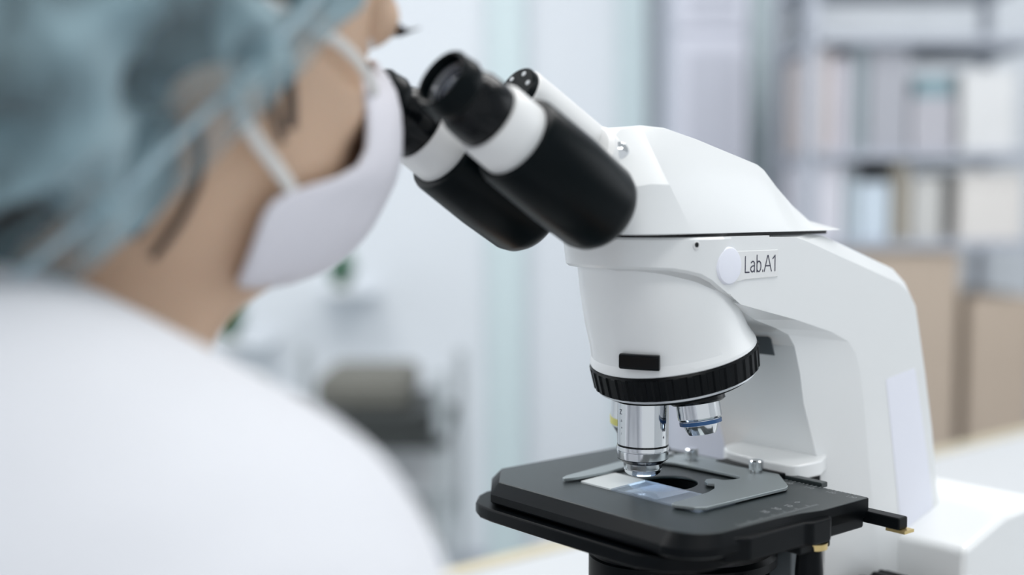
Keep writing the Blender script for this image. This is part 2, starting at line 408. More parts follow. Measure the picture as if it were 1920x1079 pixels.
# bridge between tubes and the camera port tube above them
mlathe('camera_port_tube', (-79, 1, 178.5), (math.cos(R(29)), 0, -math.sin(R(29))), [(0, 0), (0, 10.4), (.8, 11), (54, 11), (61, 10), (65, 7), (66.5, 0)], M['enamel_soft'])
pc = mlathe('port_cap', (-79, 1, 178.5), (-math.cos(R(29)), 0, math.sin(R(29))), [(-.5, 0), (-.5, 10.2), (2.6, 10.2), (3.2, 9.6), (3.2, 0)], M['rubber'])
aa, e1, e2 = basis((-math.cos(R(29)), 0, math.sin(R(29))))
for k in range(6):
    t = math.pi * 2 * k / 6 + .3
    o_ = Vector((-79, 1, 178.5)) + Vector((-math.cos(R(29)), 0, math.sin(R(29)))) * 3.1
    off = (e1 * math.cos(t) + e2 * math.sin(t)) * 7
    mlathe('pin_dimple', (o_.x + off.x, 1 - off.y, o_.z + off.z), (-math.cos(R(29)), 0, math.sin(R(29))), [(0, 0), (0, 1.2), (.35, 1.0), (.35, 0)], M['satin_rim'], pc, n=12)
mlathe('hinge_knob', (-37, 17, 153), (-.70, .60, .35), [(-6, 0), (-6, 4.6), (3, 4.9), (5, 4.2), (6, 2.6), (6.2, 0)], M['chrome'], n=32)

# --- objectives
def objective(name, o, ax, prof, m, extra=(), label=None):
    ob = mlathe(name, o, ax, prof, m, rev, n=64, smooth=25)
    if label: ob['label'] = label
    for nm, pr, mm in extra: mlathe(nm, o, ax, pr, mm, ob, n=64, smooth=25)
    return ob
ob = objective('objective', (-3, 0, 47.2), (0, 0, -1),
    [(0, 10), (7, 10), (7.2, 11.8), (26.6, 11.85), (26.8, 11.5), (27.2, 11.5), (27.4, 12.2), (28.9, 12.25), (29.1, 11.7), (29.5, 11.7), (29.7, 12.1), (33.2, 11.9),
     (35.6, 9.0), (37.8, 8.9), (38.0, 8.4), (38.4, 8.4), (38.6, 8.7), (40.0, 8.3), (41.0, 7.1), (41.0, 3.5), (40.6, 3.0), (40.6, 0)], M['chrome'],
    [('mount_ring', [(5.2, 10.0), (5.2, 11.6), (6.9, 11.6), (6.9, 10)], M['black_knurl']), ('groove_line', [(26.7, 11.4), (26.7, 11.9), (27.1, 11.9), (27.1, 11.4)], M['black_gloss']),
     ('dark_band', [(33.4, 11.75), (33.45, 11.9), (35.5, 9.25), (35.45, 9.0)], M['black_gloss'])], 'long chrome objective in the working position')
# engraved characters on the barrel, wrapped round it
def wrap_text(body, size, ang, z, parent, lean=0):
    cu = D.curves.new('t', 'FONT'); cu.body = body; cu.size = size
    tmp = D.objects.new('t', cu); COL.objects.link(tmp); bpy.context.view_layer.update()
    me = D.meshes.new_from_object(tmp.evaluated_get(bpy.context.evaluated_depsgraph_get())); D.objects.remove(tmp)
    for v in me.vertices:
        th = ang + v.co.x / 11.85
        rr = 11.93
        p = P(-3 + rr * math.sin(th), rr * math.cos(th), z + v.co.y)
        v.co = p
    me.materials.clear(); me.materials.append(M['ink'])
    o = D.objects.new('engraving', me); COL.objects.link(o); o.parent = parent
# camera looks at the barrel from r = +, u = - : angle 0 is the near side (+r); the camera-facing angle is about -40 degrees
for body, sz, a_, z_ in (('Z', 3.4, -112, 35), ('A', 1.7, -106, 31.5), ('x', 1.7, -104, 28.5), ('/', 1.7, -104, 25.5), ('10', 2.6, 1, 27.5), ('Z', 2.6, 8, 36.5), ('/', 1.6, 9, 33), ('-', 1.6, 8, 31), ('4', 2.2, 4, 24)):
    wrap_text(body, sz, R(a_), z_, ob)
ax2 = Vector((math.sin(R(13)) * .9, .30, -1)).normalized()
ax2 = (.06, .17, -1)
l2 = objective('objective', (11.5, 20.0, 43.5), ax2,
    [(0, 9), (2.2, 9.2), (2.4, 10.2), (9.5, 10.2), (10.6, 9.4), (12.8, 9.4), (13, 8.0), (15, 7.4), (17.2, 6.4), (17.2, 3), (16.5, 0)], M['chrome'],
    [('mount_ring', [(-1.6, 6), (-1.6, 12.6), (1.8, 13.0), (2.8, 11.6), (2.8, 6)], M['black_gloss']), ('colour_ring', [(10.8, 9.2), (10.9, 9.75), (12.6, 9.75), (12.7, 9.2)], M['blue_ring'])],
    'short chrome objective with a blue ring')
ax3 = (.02, -.10, -1)
objective('objective', (11.5, -18.5, 44), ax3,
    [(0, 10), (3, 10), (3.1, 11.4), (14, 11.4), (15.0, 11.6), (19.5, 11.2), (24, 8), (27, 7.6), (28, 6), (28, 0)], M['chrome'],
    [('mount_ring', [(0, 6), (0, 12), (2, 12), (2, 6)], M['black_gloss']), ('colour_ring', [(15.4, 11.3), (15.5, 11.9), (18.8, 11.6), (18.9, 11)], M['yellow_ring'])],
    'chrome objective with a yellow ring')
mlathe('port_plug', (31, 12, 49), (.38, .15, -1), [(0, 0), (0, 10.5), (2.5, 10.5), (3.2, 9.8), (3.2, 0)], M['black_gloss'], rev)
mlathe('port_plug', (31, -12, 49), (.38, -.15, -1), [(0, 0), (0, 10.5), (2.5, 10.5), (3.2, 9.8), (3.2, 0)], M['black_gloss'], rev)
# dark grey slider tag
bm = bmesh.new(); loft(bm, [[P(66.5, r_, z) for r_, z in ((2, 66.5), (17.5, 67.0), (19, 66.2), (21.4, 58.0), (2, 58.0))], [P(67.4, r_, z) for r_, z in ((2, 66.5), (17.5, 67.0), (19, 66.2), (21.4, 58.0), (2, 58.0))]]); sl = finish('slider_tag', bm, M['dark_tag'], MS, bevel=.0006)
# --- stage carrier
bm = bmesh.new()
pts = [(110, -18), (84, -18)] + [(84 - 20 * math.sin(R(a)), 2 - 20 * math.cos(R(a))) for a in range(10, 90, 10)] + [(63.2, 6), (62.3, 12), (61.8, 24), (61.5, 33), (63, 36.5), (67, 38), (83, 38), (100, 30), (110, 20)]
mm_prism(bm, pts, -1, 6.6)
finish('stage_carrier', bm, M['enamel'], MS, bevel=.003, seg=4)
bm = bmesh.new(); mm_prism(bm, [(58, -8), (57, 6), (58, 20), (59, 33), (90, 33), (90, -8)], -6, 2.6); finish('dovetail', bm, M['anodised_side'], MS, bevel=.0006)
# --- stage
hole = []
for i in range(40):
    t = 2 * math.pi * i / 40
    hole.append((9 + 18 * math.cos(t), 2.5 + 14 * math.sin(t)))
out = [(-49, -50), (-30, -71.5)] + [(58, -71.5), (60, -69), (60, 80)] + [(26, 80), (14, 77), (0, 75.5)] + [(-33 + 16 * math.cos(R(a)), 59 + 16 * math.sin(R(a))) for a in range(95, 181, 12)] + [(-49, 58)]
bm = bmesh.new(); mm_prism(bm, out, -1.2, 0, [hole])
stage = finish('stage', bm, M['anodised'], MS, bevel=.0007)
def off(pts, k, c=(5, 2)):
    return [(c[0] + (u - c[0]) * (1 + k), c[1] + (r_ - c[1]) * (1 + k * .75)) for u, r_ in pts]
bm = bmesh.new()
o2 = [(-54, -50), (-33, -75), (58, -75), (60, -71), (60, 80), (26, 80), (14, 79), (0, 78.5)] + [(-37 + 18 * math.cos(R(a)), 60 + 18 * math.sin(R(a))) for a in range(95, 181, 12)] + [(-54, 58)]
loft(bm, [[P(u, r_, -.4) for u, r_ in out], [P(u, r_, -5.2) for u, r_ in o2], [P(u, r_, -8.6) for u, r_ in o2], [P(u * .985, r_ * .985, -9.6) for u, r_ in o2]], caps=False)
o2i = [(u * .9, r_ * .9) for u, r_ in o2]
bmesh.ops.holes_fill(bm, edges=[]) if False else None
loft(bm, [[P(u * .985, r_ * .985, -9.6) for u, r_ in o2], [P(u * .45 + 5, r_ * .45, -9.6) for u, r_ in o2], [P(u * .45 + 5, r_ * .45, -3.4) for u, r_ in o2]], caps=False)
finish('stage_skirt', bm, M['anodised_side'], stage, smooth=30, recalc=False)
bm = bmesh.new(); mm_prism(bm, [(-57, -47), (-56, -56), (-52, -64), (-44, -72), (-36, -76), (40, -76), (40, 70), (-30, 70), (-42, 67), (-52, 58), (-57, 46)], -17.5, -11.2)
finish('lower_stage_plate', bm, M['anodised_side'], stage, bevel=.0012)
bm = bmesh.new(); mm_prism(bm, [(-42, -62), (36, -62), (36, 60), (-42, 60)], -11.2, -9.6); finish('stage_guide', bm, M['black_gloss'], stage)
# drive housing along the near side
bm = bmesh.new(); mm_prism(bm, [(-34, 70), (-34, 76), (-28, 78), (-24, 80.5), (12, 81), (15, 83), (28, 83), (31, 80), (57, 80), (57, 70)], -13.5, -3.2)
finish('drive_housing', bm, M['anodised_side'], stage, bevel=.0014)
bm = bmesh.new(); mm_prism(bm, [(10, 60), (10, 80), (32, 80), (32, 60)], -17.5, -13); finish('drive_foot', bm, M['anodised_side'], stage, bevel=.001)
# stage drive stalk with knobs
sk = mlathe('drive_stalk', (22, 76, -15), (0, 0, -1), [(0, 0), (0, 5.2), (4, 5.4), (12, 6.0), (34, 6.6), (52, 6.6), (52, 0)], M['anodised_side'], stage)
mlathe('brass_collar', (24, 76.5, -14.5), (0, 0, -1), [(0, 0), (0, 6.2), (2.6, 6.2), (2.6, 0)], M['brass'], sk)
mlathe('drive_knob', (22, 76, -67), (0, 0, -1), [(0, 0), (0, 12), (1, 13), (17, 13), (18, 12), (18, 0)], M['black_knurl'], sk, n=160, ribs=20, rib_h=.5, rib_rows=(2, 3))
# rack bar sticking out to the user's right
bm = bmesh.new(); box(bm, *[v * .001 for v in (58, 65)], *[v * .001 for v in (-97, -40)], Z(-11.5), Z(-6)); rb = finish('rack_bar', bm, M['anodised_side'], stage, bevel=.0008)
bm = bmesh.new(); box(bm, *[v * .001 for v in (58.5, 66)], *[v * .001 for v in (-99.5, -90)], Z(-12.8), Z(-11.5)); finish('brass_strip', bm, M['brass'], rb)
# scale rule behind the clip + ticks
bm = bmesh.new(); mm_prism(bm, [(61, -50), (66, -50), (66, 54), (61, 54)], -1, 1.6); rule = finish('scale_rule', bm, M['anodised'], stage, bevel=.0005)
bm = bmesh.new()
for k in range(40):
    r_ = -20 + k * 2.4
    L = 3.2 if k % 5 == 0 else 1.7
    mm_prism(bm, [(60 - L, r_), (60, r_), (60, r_ + .3), (60 - L, r_ + .3)], .02, .06)
finish('scale_marks', bm, M['white_print'], stage, smooth=0)
bm = bmesh.new()
for k in range(34):
    u = -22 + k * 1.6
    L = 3.4 if k % 5 == 0 else 1.6
    mm_prism(bm, [(u, 74 - L), (u + .35, 74 - L), (u + .35, 74), (u, 74)], .02, .06)
finish('scale_marks', bm, M['white_print'], stage, smooth=0)
for k, (u, n_) in enumerate(((0, '30'), (8, '20'), (16, '10'), (24, '0'))):
    text_mesh('scale_number', n_, .0042, Matrix(((0, -1, 0, (u - 22 + 28) * .001), (-1, 0, 0, -64 * .001), (0, 0, 1, Z(.06)), (0, 0, 0, 1))) @ Matrix.Rotation(0, 4, 'Z'), M['white_print'], stage, 0)
for k, r_ in enumerate((40, 52, 64, 75)):
    text_mesh('scale_number', str(100 + 10 * k), .0036, Matrix(((0, 1, 0, 52.5 * .001), (-1, 0, 0, -(r_ - 3) * .001), (0, 0, 1, Z(.06)), (0, 0, 0, 1))), M['white_print'], stage, 0)

# slide holder
clip = [(-26.5, -28.5), (-26, -30.5), (-22, -32.5), (-6, -35), (20, -38.5), (44, -38), (58, -30), (62, -18), (62.5, 24), (60, 30), (43, 48.5), (39, 50.5), (-16, 50), (-20, 47), (-23, 39), (-23, 36.5), (-20, 35.2),
        (-10, 34.8), (5, 33.0), (13, 30), (20, 24), (18.5, 21), (20, 18), (24, 15.5), (28, 17), (29, 22), (33, 24), (38, 24.5), (41, 22), (41.2, 18), (40, -18), (37, -25), (30, -28.5), (12, -28), (-2, -26), (-20, -26.6)]
bm = bmesh.new(); mm_prism(bm, clip, .7, 2.2)
ch = finish('slide_holder', bm, M['satin'], stage, bevel=.0003)
for (u, r_) in ((55.0, 20.5), (52.0, -18.5)):
    mlathe('holder_screw', (u, r_, 2.2), (0, 0, 1), [(0, 0), (0, 2.0), (1, 2.0), (1.1, 3.3), (5.2, 3.4), (5.7, 2.9), (5.7, 0)], M['chrome'], ch, n=60, ribs=20, rib_h=.15, rib_rows=(3, 4))
bm = bmesh.new(); mm_prism(bm, [(44, -38), (52, -38), (52, -30), (44, -30)], 2.2, 3.8); finish('holder_tab', bm, M['satin_rim'], ch, bevel=.0006)
bm = bmesh.new(); mm_prism(bm, [(54, -66), (62, -66), (62, -42), (54, -42)], -.5, 3.6); finish('rule_end_block', bm, M['anodised_side'], stage, bevel=.0008)
# condenser, its lit lens and carrier
cond = mlathe('condenser', (0, 0, -9.5), (0, 0, -1), [(7.0, 0), (7.0, 14), (12, 16), (14.5, 20), (14.5, 25.2), (15.5, 26.8), (19.5, 27.2), (20.3, 26.2), (22.3, 26.2), (23.1, 27.2), (48, 27.2), (50, 25), (50, 0)], M['anodised_side'], None, n=72)
mlathe('condenser_lens', (-1, 0, -6.5), (0, 0, 1), [(-6, 0), (-6, 8), (0, 6.5), (2.6, 3.4), (3.3, 0)], M['lamp'], cond, n=32)
bm = bmesh.new(); mm_prism(bm, [(10, -26), (20, 26), (60, 30), (112, 24), (112, -24), (60, -30)], -52, -33); finish('condenser_carrier', bm, M['black_gloss'], MS, bevel=.002)
mlathe('aperture_ring', (24, 10, -31), (0, 0, -1), [(0, 0), (0, 36), (2, 38), (6, 38), (7, 36), (7, 0)], M['black_knurl'], cond, n=72)
bm = bmesh.new(); mm_prism(bm, [(55, 26), (76, 26), (76, 42), (55, 42)], -60, -24); finish('carrier_block', bm, M['dark_tag'], MS, bevel=.001)
# --- base and knobs
bm = bmesh.new()
loft(bm, [[P(u, -76, z) for u, z in ((146, -165), (153, -43), (193, -32), (240, -30), (252, -36), (252, -165))],
          [P(u, 76, z) for u, z in ((146, -165), (153, -43), (193, -32), (240, -30), (252, -36), (252, -165))]])
mm_prism(bm, [(-90, -60), (-80, -68), (140, -70), (140, 70), (-80, 68), (-90, 60)], -165, -128)
finish('base', bm, M['enamel'], MS, bevel=.004, seg=3)
mlathe('field_lens', (0, 0, -128), (0, 0, 1), [(0, 0), (0, 24), (8, 22), (10, 18), (10, 0)], M['black_gloss'], None)
for s_ in (-1, 1):
    kb = mlathe('focus_knob', (119, s_ * 36, -79), (0, s_, 0), [(0, 0), (0, 20), (10, 20), (11, 25), (26, 25), (27, 24), (27, 0)], M['black_knurl'], None, n=200, ribs=25, rib_h=.6, rib_rows=(3, 4))
    mlathe('fine_focus', (119, s_ * 63, -79), (0, s_, 0), [(0, 0), (0, 12), (14, 12), (15, 11), (15, 0)], M['black_gloss'], kb)

# --- microscope slide: rests on the stage, a thing of its own
slide = empty('microscope_slide', (AX, AY, TABLE_Z), TH, 'thin glass specimen slide with frosted white end lying on the black stage', 'slide')
slide.location = (AX, AY, TABLE_Z + STAGE * .001); 
def SP(pts): return [(u * .001, -r_ * .001) for u, r_ in pts]
bm = bmesh.new(); prism(bm, SP([(-20, -4), (5, -6), (5, 49), (-20, 49)]), .00002, .0011); finish('glass_plate', bm, M['glass'], slide, bevel=.0001)
bm = bmesh.new(); prism(bm, SP([(-20, -24), (1, -26.5), (5, -26), (5, -6), (-20, -4)]), .00002, .0011); finish('frosted_end', bm, M['frost'], slide, bevel=.0001)
bm = bmesh.new(); prism(bm, SP([(-18.5, 4), (3, 4), (3, 24), (-18.5, 24)]), .00112, .0013); finish('cover_slip', bm, M['glass'], slide)
# ------------------------------------------------------------------ the person at the eyepieces
HX, HZ = -248.0, STAGE + 169.0            # ear canal in the microscope's axes, millimetres
M['skin'] = mat('skin', (0.60, 0.41, 0.285), 0.5, sss=0.15, vary=0.05, vscale=30)
M['hair'] = mat('dark_hair', (0.024, 0.014, 0.010), 0.45, vary=0.3, vscale=60)
M['coat'] = mat('white_lab_coat_cloth', (0.655, 0.67, 0.71), 0.8, sheen=0.2, bump=(60, 0.3, 0.002), vary=0.01)
M['mask'] = mat('white_mask_fabric', (0.72, 0.71, 0.765), 0.8, bump=(500, 0.2, 0.0006), vary=0.01)
M['elastic'] = mat('white_elastic', (0.72, 0.72, 0.70), 0.7, vary=0.03)
M['trouser'] = mat('grey_trouser_cloth', (0.10, 0.11, 0.13), 0.8, vary=0.1)
M['eye'] = mat('eye_white', (0.75, 0.72, 0.70), 0.15, vary=0.02)
M['iris'] = mat('dark_iris', (0.03, 0.015, 0.01), 0.1, vary=0.02)
def blob_ellipsoid(bm, c, rad, rot=0.0, n=20):
    mtx = Matrix.Translation(c) @ Matrix.Rotation(rot, 4, 'Y') @ Matrix.Diagonal((*rad, 1))
    bmesh.ops.create_icosphere(bm, subdivisions=3, radius=1, matrix=mtx)
def blob_cone(bm, a, ra, b, rb, n=20):
    a, b = Vector(a), Vector(b); L = (b - a).length
    k = 6
    prof = [(-ra, 0)] + [(-ra * math.cos(R(90 * i / k)), ra * math.sin(R(90 * i / k))) for i in range(1, k + 1)] + [(L + rb * math.sin(R(90 * i / k)), rb * math.cos(R(90 * i / k))) for i in range(0, k)] + [(L + rb, 0)]
    lathe(bm, a, b - a, prof, n)
def remeshed(name, bm, voxel, smooth_it, material, parent):
    bmesh.ops.recalc_face_normals(bm, faces=bm.faces)
    me = D.meshes.new(name + '_src'); bm.to_mesh(me); bm.free()
    o = D.objects.new(name + '_src', me); COL.objects.link(o)
    r_ = o.modifiers.new('r', 'REMESH'); r_.mode = 'VOXEL'; r_.voxel_size = voxel
    s_ = o.modifiers.new('s', 'SMOOTH'); s_.factor = 0.6; s_.iterations = smooth_it
    bpy.context.view_layer.update()
    new = D.meshes.new_from_object(o.evaluated_get(bpy.context.evaluated_depsgraph_get()))
    D.objects.remove(o); D.meshes.remove(me)
    new.name = name
    new.materials.clear(); new.materials.append(material)
    for p in new.polygons: p.use_smooth = True
    ob = D.objects.new(name, new); COL.objects.link(ob)
    if parent is not None: ob.parent = parent
    return ob
# head coordinates: x forward, y to the wearer's left (so the side the camera sees is y < 0), z up, metres
bm = bmesh.new()
secs = [(.128, .016, -.02, .012), (.124, .040, -.045, .035), (.110, .066, -.07, .055), (.088, .081, -.085, .067), (.062, .089, -.092, .072), (.040, .091, -.094, .073), (.022, .086, -.092, .072),
        (.005, .082, -.088, .070), (-.012, .080, -.08, .067), (-.028, .079, -.068, .063), (-.042, .075, -.060, .058), (-.053, .068, -.058, .052), (-.060, .060, -.060, .046), (-.068, .040, -.066, .044), (-.08, .020, -.074, .046), (-.11, .012, -.086, .048), (-.145, .008, -.10, .056)]
rings = []
for z, xf, xb, wd in secs:
    ring = []
    for i in range(48):
        t = 2 * math.pi * i / 48
        cx, sy = math.cos(t), math.sin(t)
        x = (xf if cx > 0 else -xb) * cx
        y = wd * (abs(sy) ** (1.12 if cx > 0 else .95)) * (1 if sy > 0 else -1)
        ring.append((x, y, z))
    rings.append(ring)
loft(bm, rings)
blob_cone(bm, (.085, 0, .014), .008, (.094, 0, -.012), .010)                # nose
for s_ in (-1, 1):
    blob_ellipsoid(bm, (.088, s_ * .010, -.015), (.010, .008, .007))
    blob_ellipsoid(bm, (.050, s_ * .036, -.004), (.018, .016, .016))       # cheek bone
    blob_ellipsoid(bm, (.076, s_ * .028, .040), (.011, .020, .007))        # brow
    blob_ellipsoid(bm, (-.008, s_ * .072, .008), (.015, .007, .026), R(-12))  # ear
blob_ellipsoid(bm, (.079, 0, -.030), (.009, .020, .005)); blob_ellipsoid(bm, (.077, 0, -.038), (.008, .017, .005))   # lips
blob_ellipsoid(bm, (.062, 0, -.051), (.013, .019, .010))                    # chin
# trunk, arms, legs
blob_cone(bm, (-.045, 0, -.09), .046, (-.065, 0, -.17), .055)
blob_ellipsoid(bm, (-.075, 0, -.28), (.085, .135, .17)); blob_ellipsoid(bm, (-.095, 0, -.50), (.09, .13, .14))
for s_ in (-1, 1):
    blob_cone(bm, (-.070, s_ * .05, -.145), .048, (-.055, s_ * .115, -.168), .046)
    blob_cone(bm, (-.055, s_ * .128, -.17), .044, (-.015, s_ * .186, -.29), .036)
    blob_cone(bm, (-.015, s_ * .186, -.29), .036, (.20, s_ * .175, -.306), .022)
    # hand: palm, four fingers with a bend, thumb from the side of the palm
    blob_ellipsoid(bm, (.245, s_ * .175, -.312), (.045, .036, .014))
    for k, (dy, L) in enumerate(((-.027, .066), (-.009, .076), (.009, .071), (.027, .056))):
        y0 = s_ * (.175 - dy)
        a = Vector((.278 - abs(dy) * .3, y0, -.311)); b = a + Vector((L * .5, -dy * .12 * s_, .006)); c = b + Vector((L * .3, 0, -.010)); d_ = c + Vector((L * .2, 0, -.008))
        blob_cone(bm, a, .0095, b, .0088, 12); blob_cone(bm, b, .0088, c, .008, 12); blob_cone(bm, c, .008, d_, .0072, 12)
    y0 = s_ * .150
    blob_cone(bm, (.225, y0, -.312), .013, (.250, y0 - s_ * .024, -.316), .0105, 12); blob_cone(bm, (.250, y0 - s_ * .024, -.316), .0105, (.280, y0 - s_ * .030, -.318), .009, 12)
    blob_cone(bm, (-.09, s_ * .075, -.55), .08, (.27, s_ * .095, -.565), .058)
    blob_cone(bm, (.27, s_ * .095, -.57), .055, (.25, s_ * .10, -1.01), .034)
person = remeshed('person', bm, .0034, 7, M['skin'], None)
person.location = Vector((AX, AY, 0)) + Matrix.Rotation(TH, 3, 'Z') @ Vector((HX * .001, 0, TABLE_Z + HZ * .001))
person.rotation_euler = (0, 0, TH)
tag(person, 'person in blue bouffant cap, face mask and white lab coat looking into the microscope', 'person')
# shift the origin to the seat height on the floor so the thing's base is its lowest point
coat = bmesh.new()
blob_cone(coat, (-.056, 0, -.106), .058, (-.065, 0, -.15), .085)
blob_ellipsoid(coat, (-.078, 0, -.135), (.088, .10, .075))
blob_ellipsoid(coat, (-.075, 0, -.29), (.105, .155, .19)); blob_ellipsoid(coat, (-.085, 0, -.48), (.108, .155, .14))
for s_ in (-1, 1):
    blob_cone(coat, (-.063, s_ * .04, -.117), .067, (-.040, s_ * .120, -.143), .068)
    blob_cone(coat, (-.040, s_ * .131, -.150), .065, (-.008, s_ * .188, -.277), .052)
    blob_cone(coat, (-.008, s_ * .188, -.277), .052, (.17, s_ * .178, -.300), .033)
    blob_cone(coat, (-.08, s_ * .075, -.54), .088, (.12, s_ * .09, -.550), .072)
co = remeshed('lab_coat', coat, .006, 6, M['coat'], person)
tr_ = bmesh.new()
for s_ in (-1, 1):
    blob_cone(tr_, (-.05, s_ * .077, -.555), .083, (.27, s_ * .095, -.567), .064)
    blob_cone(tr_, (.27, s_ * .095, -.57), .062, (.25, s_ * .10, -1.0), .045)
remeshed('trousers', tr_, .007, 4, M['trouser'], person)
for s_ in (-1, 1):
    sh = bmesh.new(); blob_ellipsoid(sh, (.235, s_ * .10, -1.045), (.05, .042, .036)); blob_ellipsoid(sh, (.31, s_ * .105, -1.055), (.085, .044, .026))
    remeshed('shoe', sh, .006, 4, M['coat'], person)
# face mask
rows = [(.017, .092, .062, .038, .004), (.006, .1005, .0620, .0465, .0), (-.010, .102, .0620, .0480, -.012), (-.024, .1005, .0600, .0500, -.025), (-.031, .098, .034, .0600, -.0305), (-.035, .096, .016, .0650, -.034),
        (-.044, .091, .014, .063, -.043), (-.052, .083, .013, .059, -.051), (-.0595, .072, .012, .055, -.0575), (-.063, .056, .014, .047, -.0615)]
bm = bmesh.new(); grid = []
for zc, xm, xe, ye, ze in rows:
    line = []
    for i in range(33):
        s_ = -1 + 2 * i / 32
        a = abs(s_)
        line.append(bm.verts.new((xm - (xm - xe) * a ** 1.75, ye * s_ * (1 + .10 * math.sin(a * math.pi)), zc + (ze - zc) * a ** 1.5 + .0006 * math.sin(i * 2.1))))
    grid.append(line)
for A, B in zip(grid, grid[1:]):
    for i in range(32): bm.faces.new((A[i], A[i + 1], B[i + 1], B[i]))
mk = finish('face_mask', bm, M['mask'], person, smooth=180, sub=1)
sd = mk.modifiers.new('thick', 'SOLIDIFY'); sd.thickness = .0016; sd.offset = 1
def strip(name, pts, wd, th, m, parent, nrm=(0, 1, 0)):
    bm = bmesh.new(); rings = []
    P_ = [Vector(p) for p in pts]
    fine = []
    for i in range(len(P_) - 1):
        p0, p1, p2, p3 = P_[max(0, i - 1)], P_[i], P_[i + 1], P_[min(len(P_) - 1, i + 2)]
        for k in range(6):
            t = k / 6
            fine.append(.5 * ((2 * p1) + (p2 - p0) * t + (2 * p0 - 5 * p1 + 4 * p2 - p3) * t * t + (-p0 + 3 * p1 - 3 * p2 + p3) * t ** 3))
    fine.append(P_[-1])
    for i, p in enumerate(fine):
        d_ = (fine[min(i + 1, len(fine) - 1)] - fine[max(i - 1, 0)]).normalized()
        n_ = Vector(nrm); s_ = d_.cross(n_).normalized(); n2 = s_.cross(d_).normalized()
        rings.append([p + s_ * wd * math.cos(R(a)) + n2 * th * math.sin(R(a)) for a in range(0, 360, 45)])
    loft(bm, rings)
    return finish(name, bm, m, parent, smooth=180)
for s_ in (-1, 1):
    strip('ear_loop', [(.069, s_ * .043, .001), (.056, s_ * .0565, .0065), (.040, s_ * .0665, .013), (.012, s_ * .077, .020), (.0, s_ * .079, .022)], .0020, .0011, M['elastic'], mk)
    strip('ear_loop', [(.026, s_ * .0620, -.032), (.017, s_ * .068, -.025), (.007, s_ * .0735, -.0165), (.001, s_ * .077, -.010), (-.001, s_ * .078, -.006)], .0023, .0011, M['elastic'], mk)
    e = bmesh.new(); blob_ellipsoid(e, (.0695, s_ * .030, .0265), (.0118, .0122, .0112)); ey = finish('eye', e, M['eye'], person, smooth=180)
    e = bmesh.new(); blob_ellipsoid(e, (.0785, s_ * .0305, .0245), (.0035, .0056, .0056)); finish('iris', e, M['iris'], ey, smooth=180)
    e = bmesh.new(); blob_ellipsoid(e, (.0715, s_ * .030, .0280), (.0134, .0145, .0116)); finish('eyelid', e, M['skin'], ey, smooth=180)
    e = bmesh.new()
    for k in range(14):
        yy = s_ * (.020 + .0015 * k)
        rr = Vector((.0853 - .004 * abs(k - 6) / 6, yy, .0250))
        blob_cone(e, rr, .0006, rr + Vector((.003, s_ * .0003 * (k - 5), -.002)), .0004, 6); blob_cone(e, rr + Vector((.003, s_ * .0003 * (k - 5), -.002)), .0004, rr + Vector((.0062, s_ * .0006 * (k - 5), -.001)), .0002, 6)
    finish('eyelashes', e, M['hair'], ey, smooth=180)
    strip('eyebrow', [(.088, s_ * .012, .045), (.085, s_ * .028, .050), (.074, s_ * .044, .047)], .0028, .0016, M['hair'], person, (1, 0, 0))
# hair under the cap, sideburn and nape strands
hb = bmesh.new()
blob_ellipsoid(hb, (-.012, 0, .022), (.055, .0865, .055))
blob_ellipsoid(hb, (-.010, 0, .050), (.101, .082, .090)); blob_ellipsoid(hb, (-.055, 0, .000), (.062, .066, .062)); blob_ellipsoid(hb, (-.085, 0, .03), (.045, .045, .04))
hair = remeshed('hair', hb, .005, 4, M['hair'], person)
hbm = bmesh.new(); hbm.from_mesh(hair.data)
bmesh.ops.delete(hbm, geom=[v for v in hbm.verts if (v.co - Vector((.009, 0, -.003))).dot(Vector((-.70, 0, .714))) < .004], context='VERTS')
hbm.to_mesh(hair.data); hbm.free()
for pts, wd in (([(.018, -.0735, .012), (.020, -.0725, -.004), (.022, -.069, -.014)], .0018), ([(.010, -.0755, .004), (.014, -.0735, -.010), (.018, -.0705, -.018)], .0012),
                ([(-.010, -.072, -.012), (-.006, -.067, -.026), (-.009, -.061, -.040), (-.016, -.0555, -.052)], .0012), ([(-.016, -.070, -.012), (-.014, -.064, -.030), (-.022, -.0575, -.046)], .0009)):
    strip('hair_strand', pts, wd, .0016, M['hair'], hair)
# bouffant cap
m = mat('crinkled_cap_fabric', (0.26, 0.385, 0.435), 0.75, sheen=0.3)
nt = m.node_tree; b = nt.nodes['Principled BSDF']
tc = nt.nodes.new('ShaderNodeTexCoord')
n1 = nt.nodes.new('ShaderNodeTexNoise'); n1.inputs['Scale'].default_value = 26; n1.inputs['Detail'].default_value = 2; n1.inputs['Distortion'].default_value = .8
nt.links.new(tc.outputs['Object'], n1.inputs['Vector'])
mr = nt.nodes.new('ShaderNodeMapRange'); mr.inputs['From Min'].default_value = .36; mr.inputs['From Max'].default_value = .62; mr.inputs['To Min'].default_value = .36; mr.inputs['To Max'].default_value = .92
nt.links.new(n1.outputs['Fac'], mr.inputs['Value']); nt.links.new(mr.outputs['Result'], b.inputs['Alpha'])
n2 = nt.nodes.new('ShaderNodeTexNoise'); n2.inputs['Scale'].default_value = 70; n2.inputs['Detail'].default_value = 5
nt.links.new(tc.outputs['Object'], n2.inputs['Vector'])
bp = nt.nodes.new('ShaderNodeBump'); bp.inputs['Strength'].default_value = .6; bp.inputs['Distance'].default_value = .003
nt.links.new(n2.outputs['Fac'], bp.inputs['Height']); nt.links.new(bp.outputs['Normal'], b.inputs['Normal'])
M['cap'] = m
bm = bmesh.new()
nn = Vector((-.70, 0, .714)); ee = Vector((.714, 0, .70)); O = Vector((.009, 0, -.003))
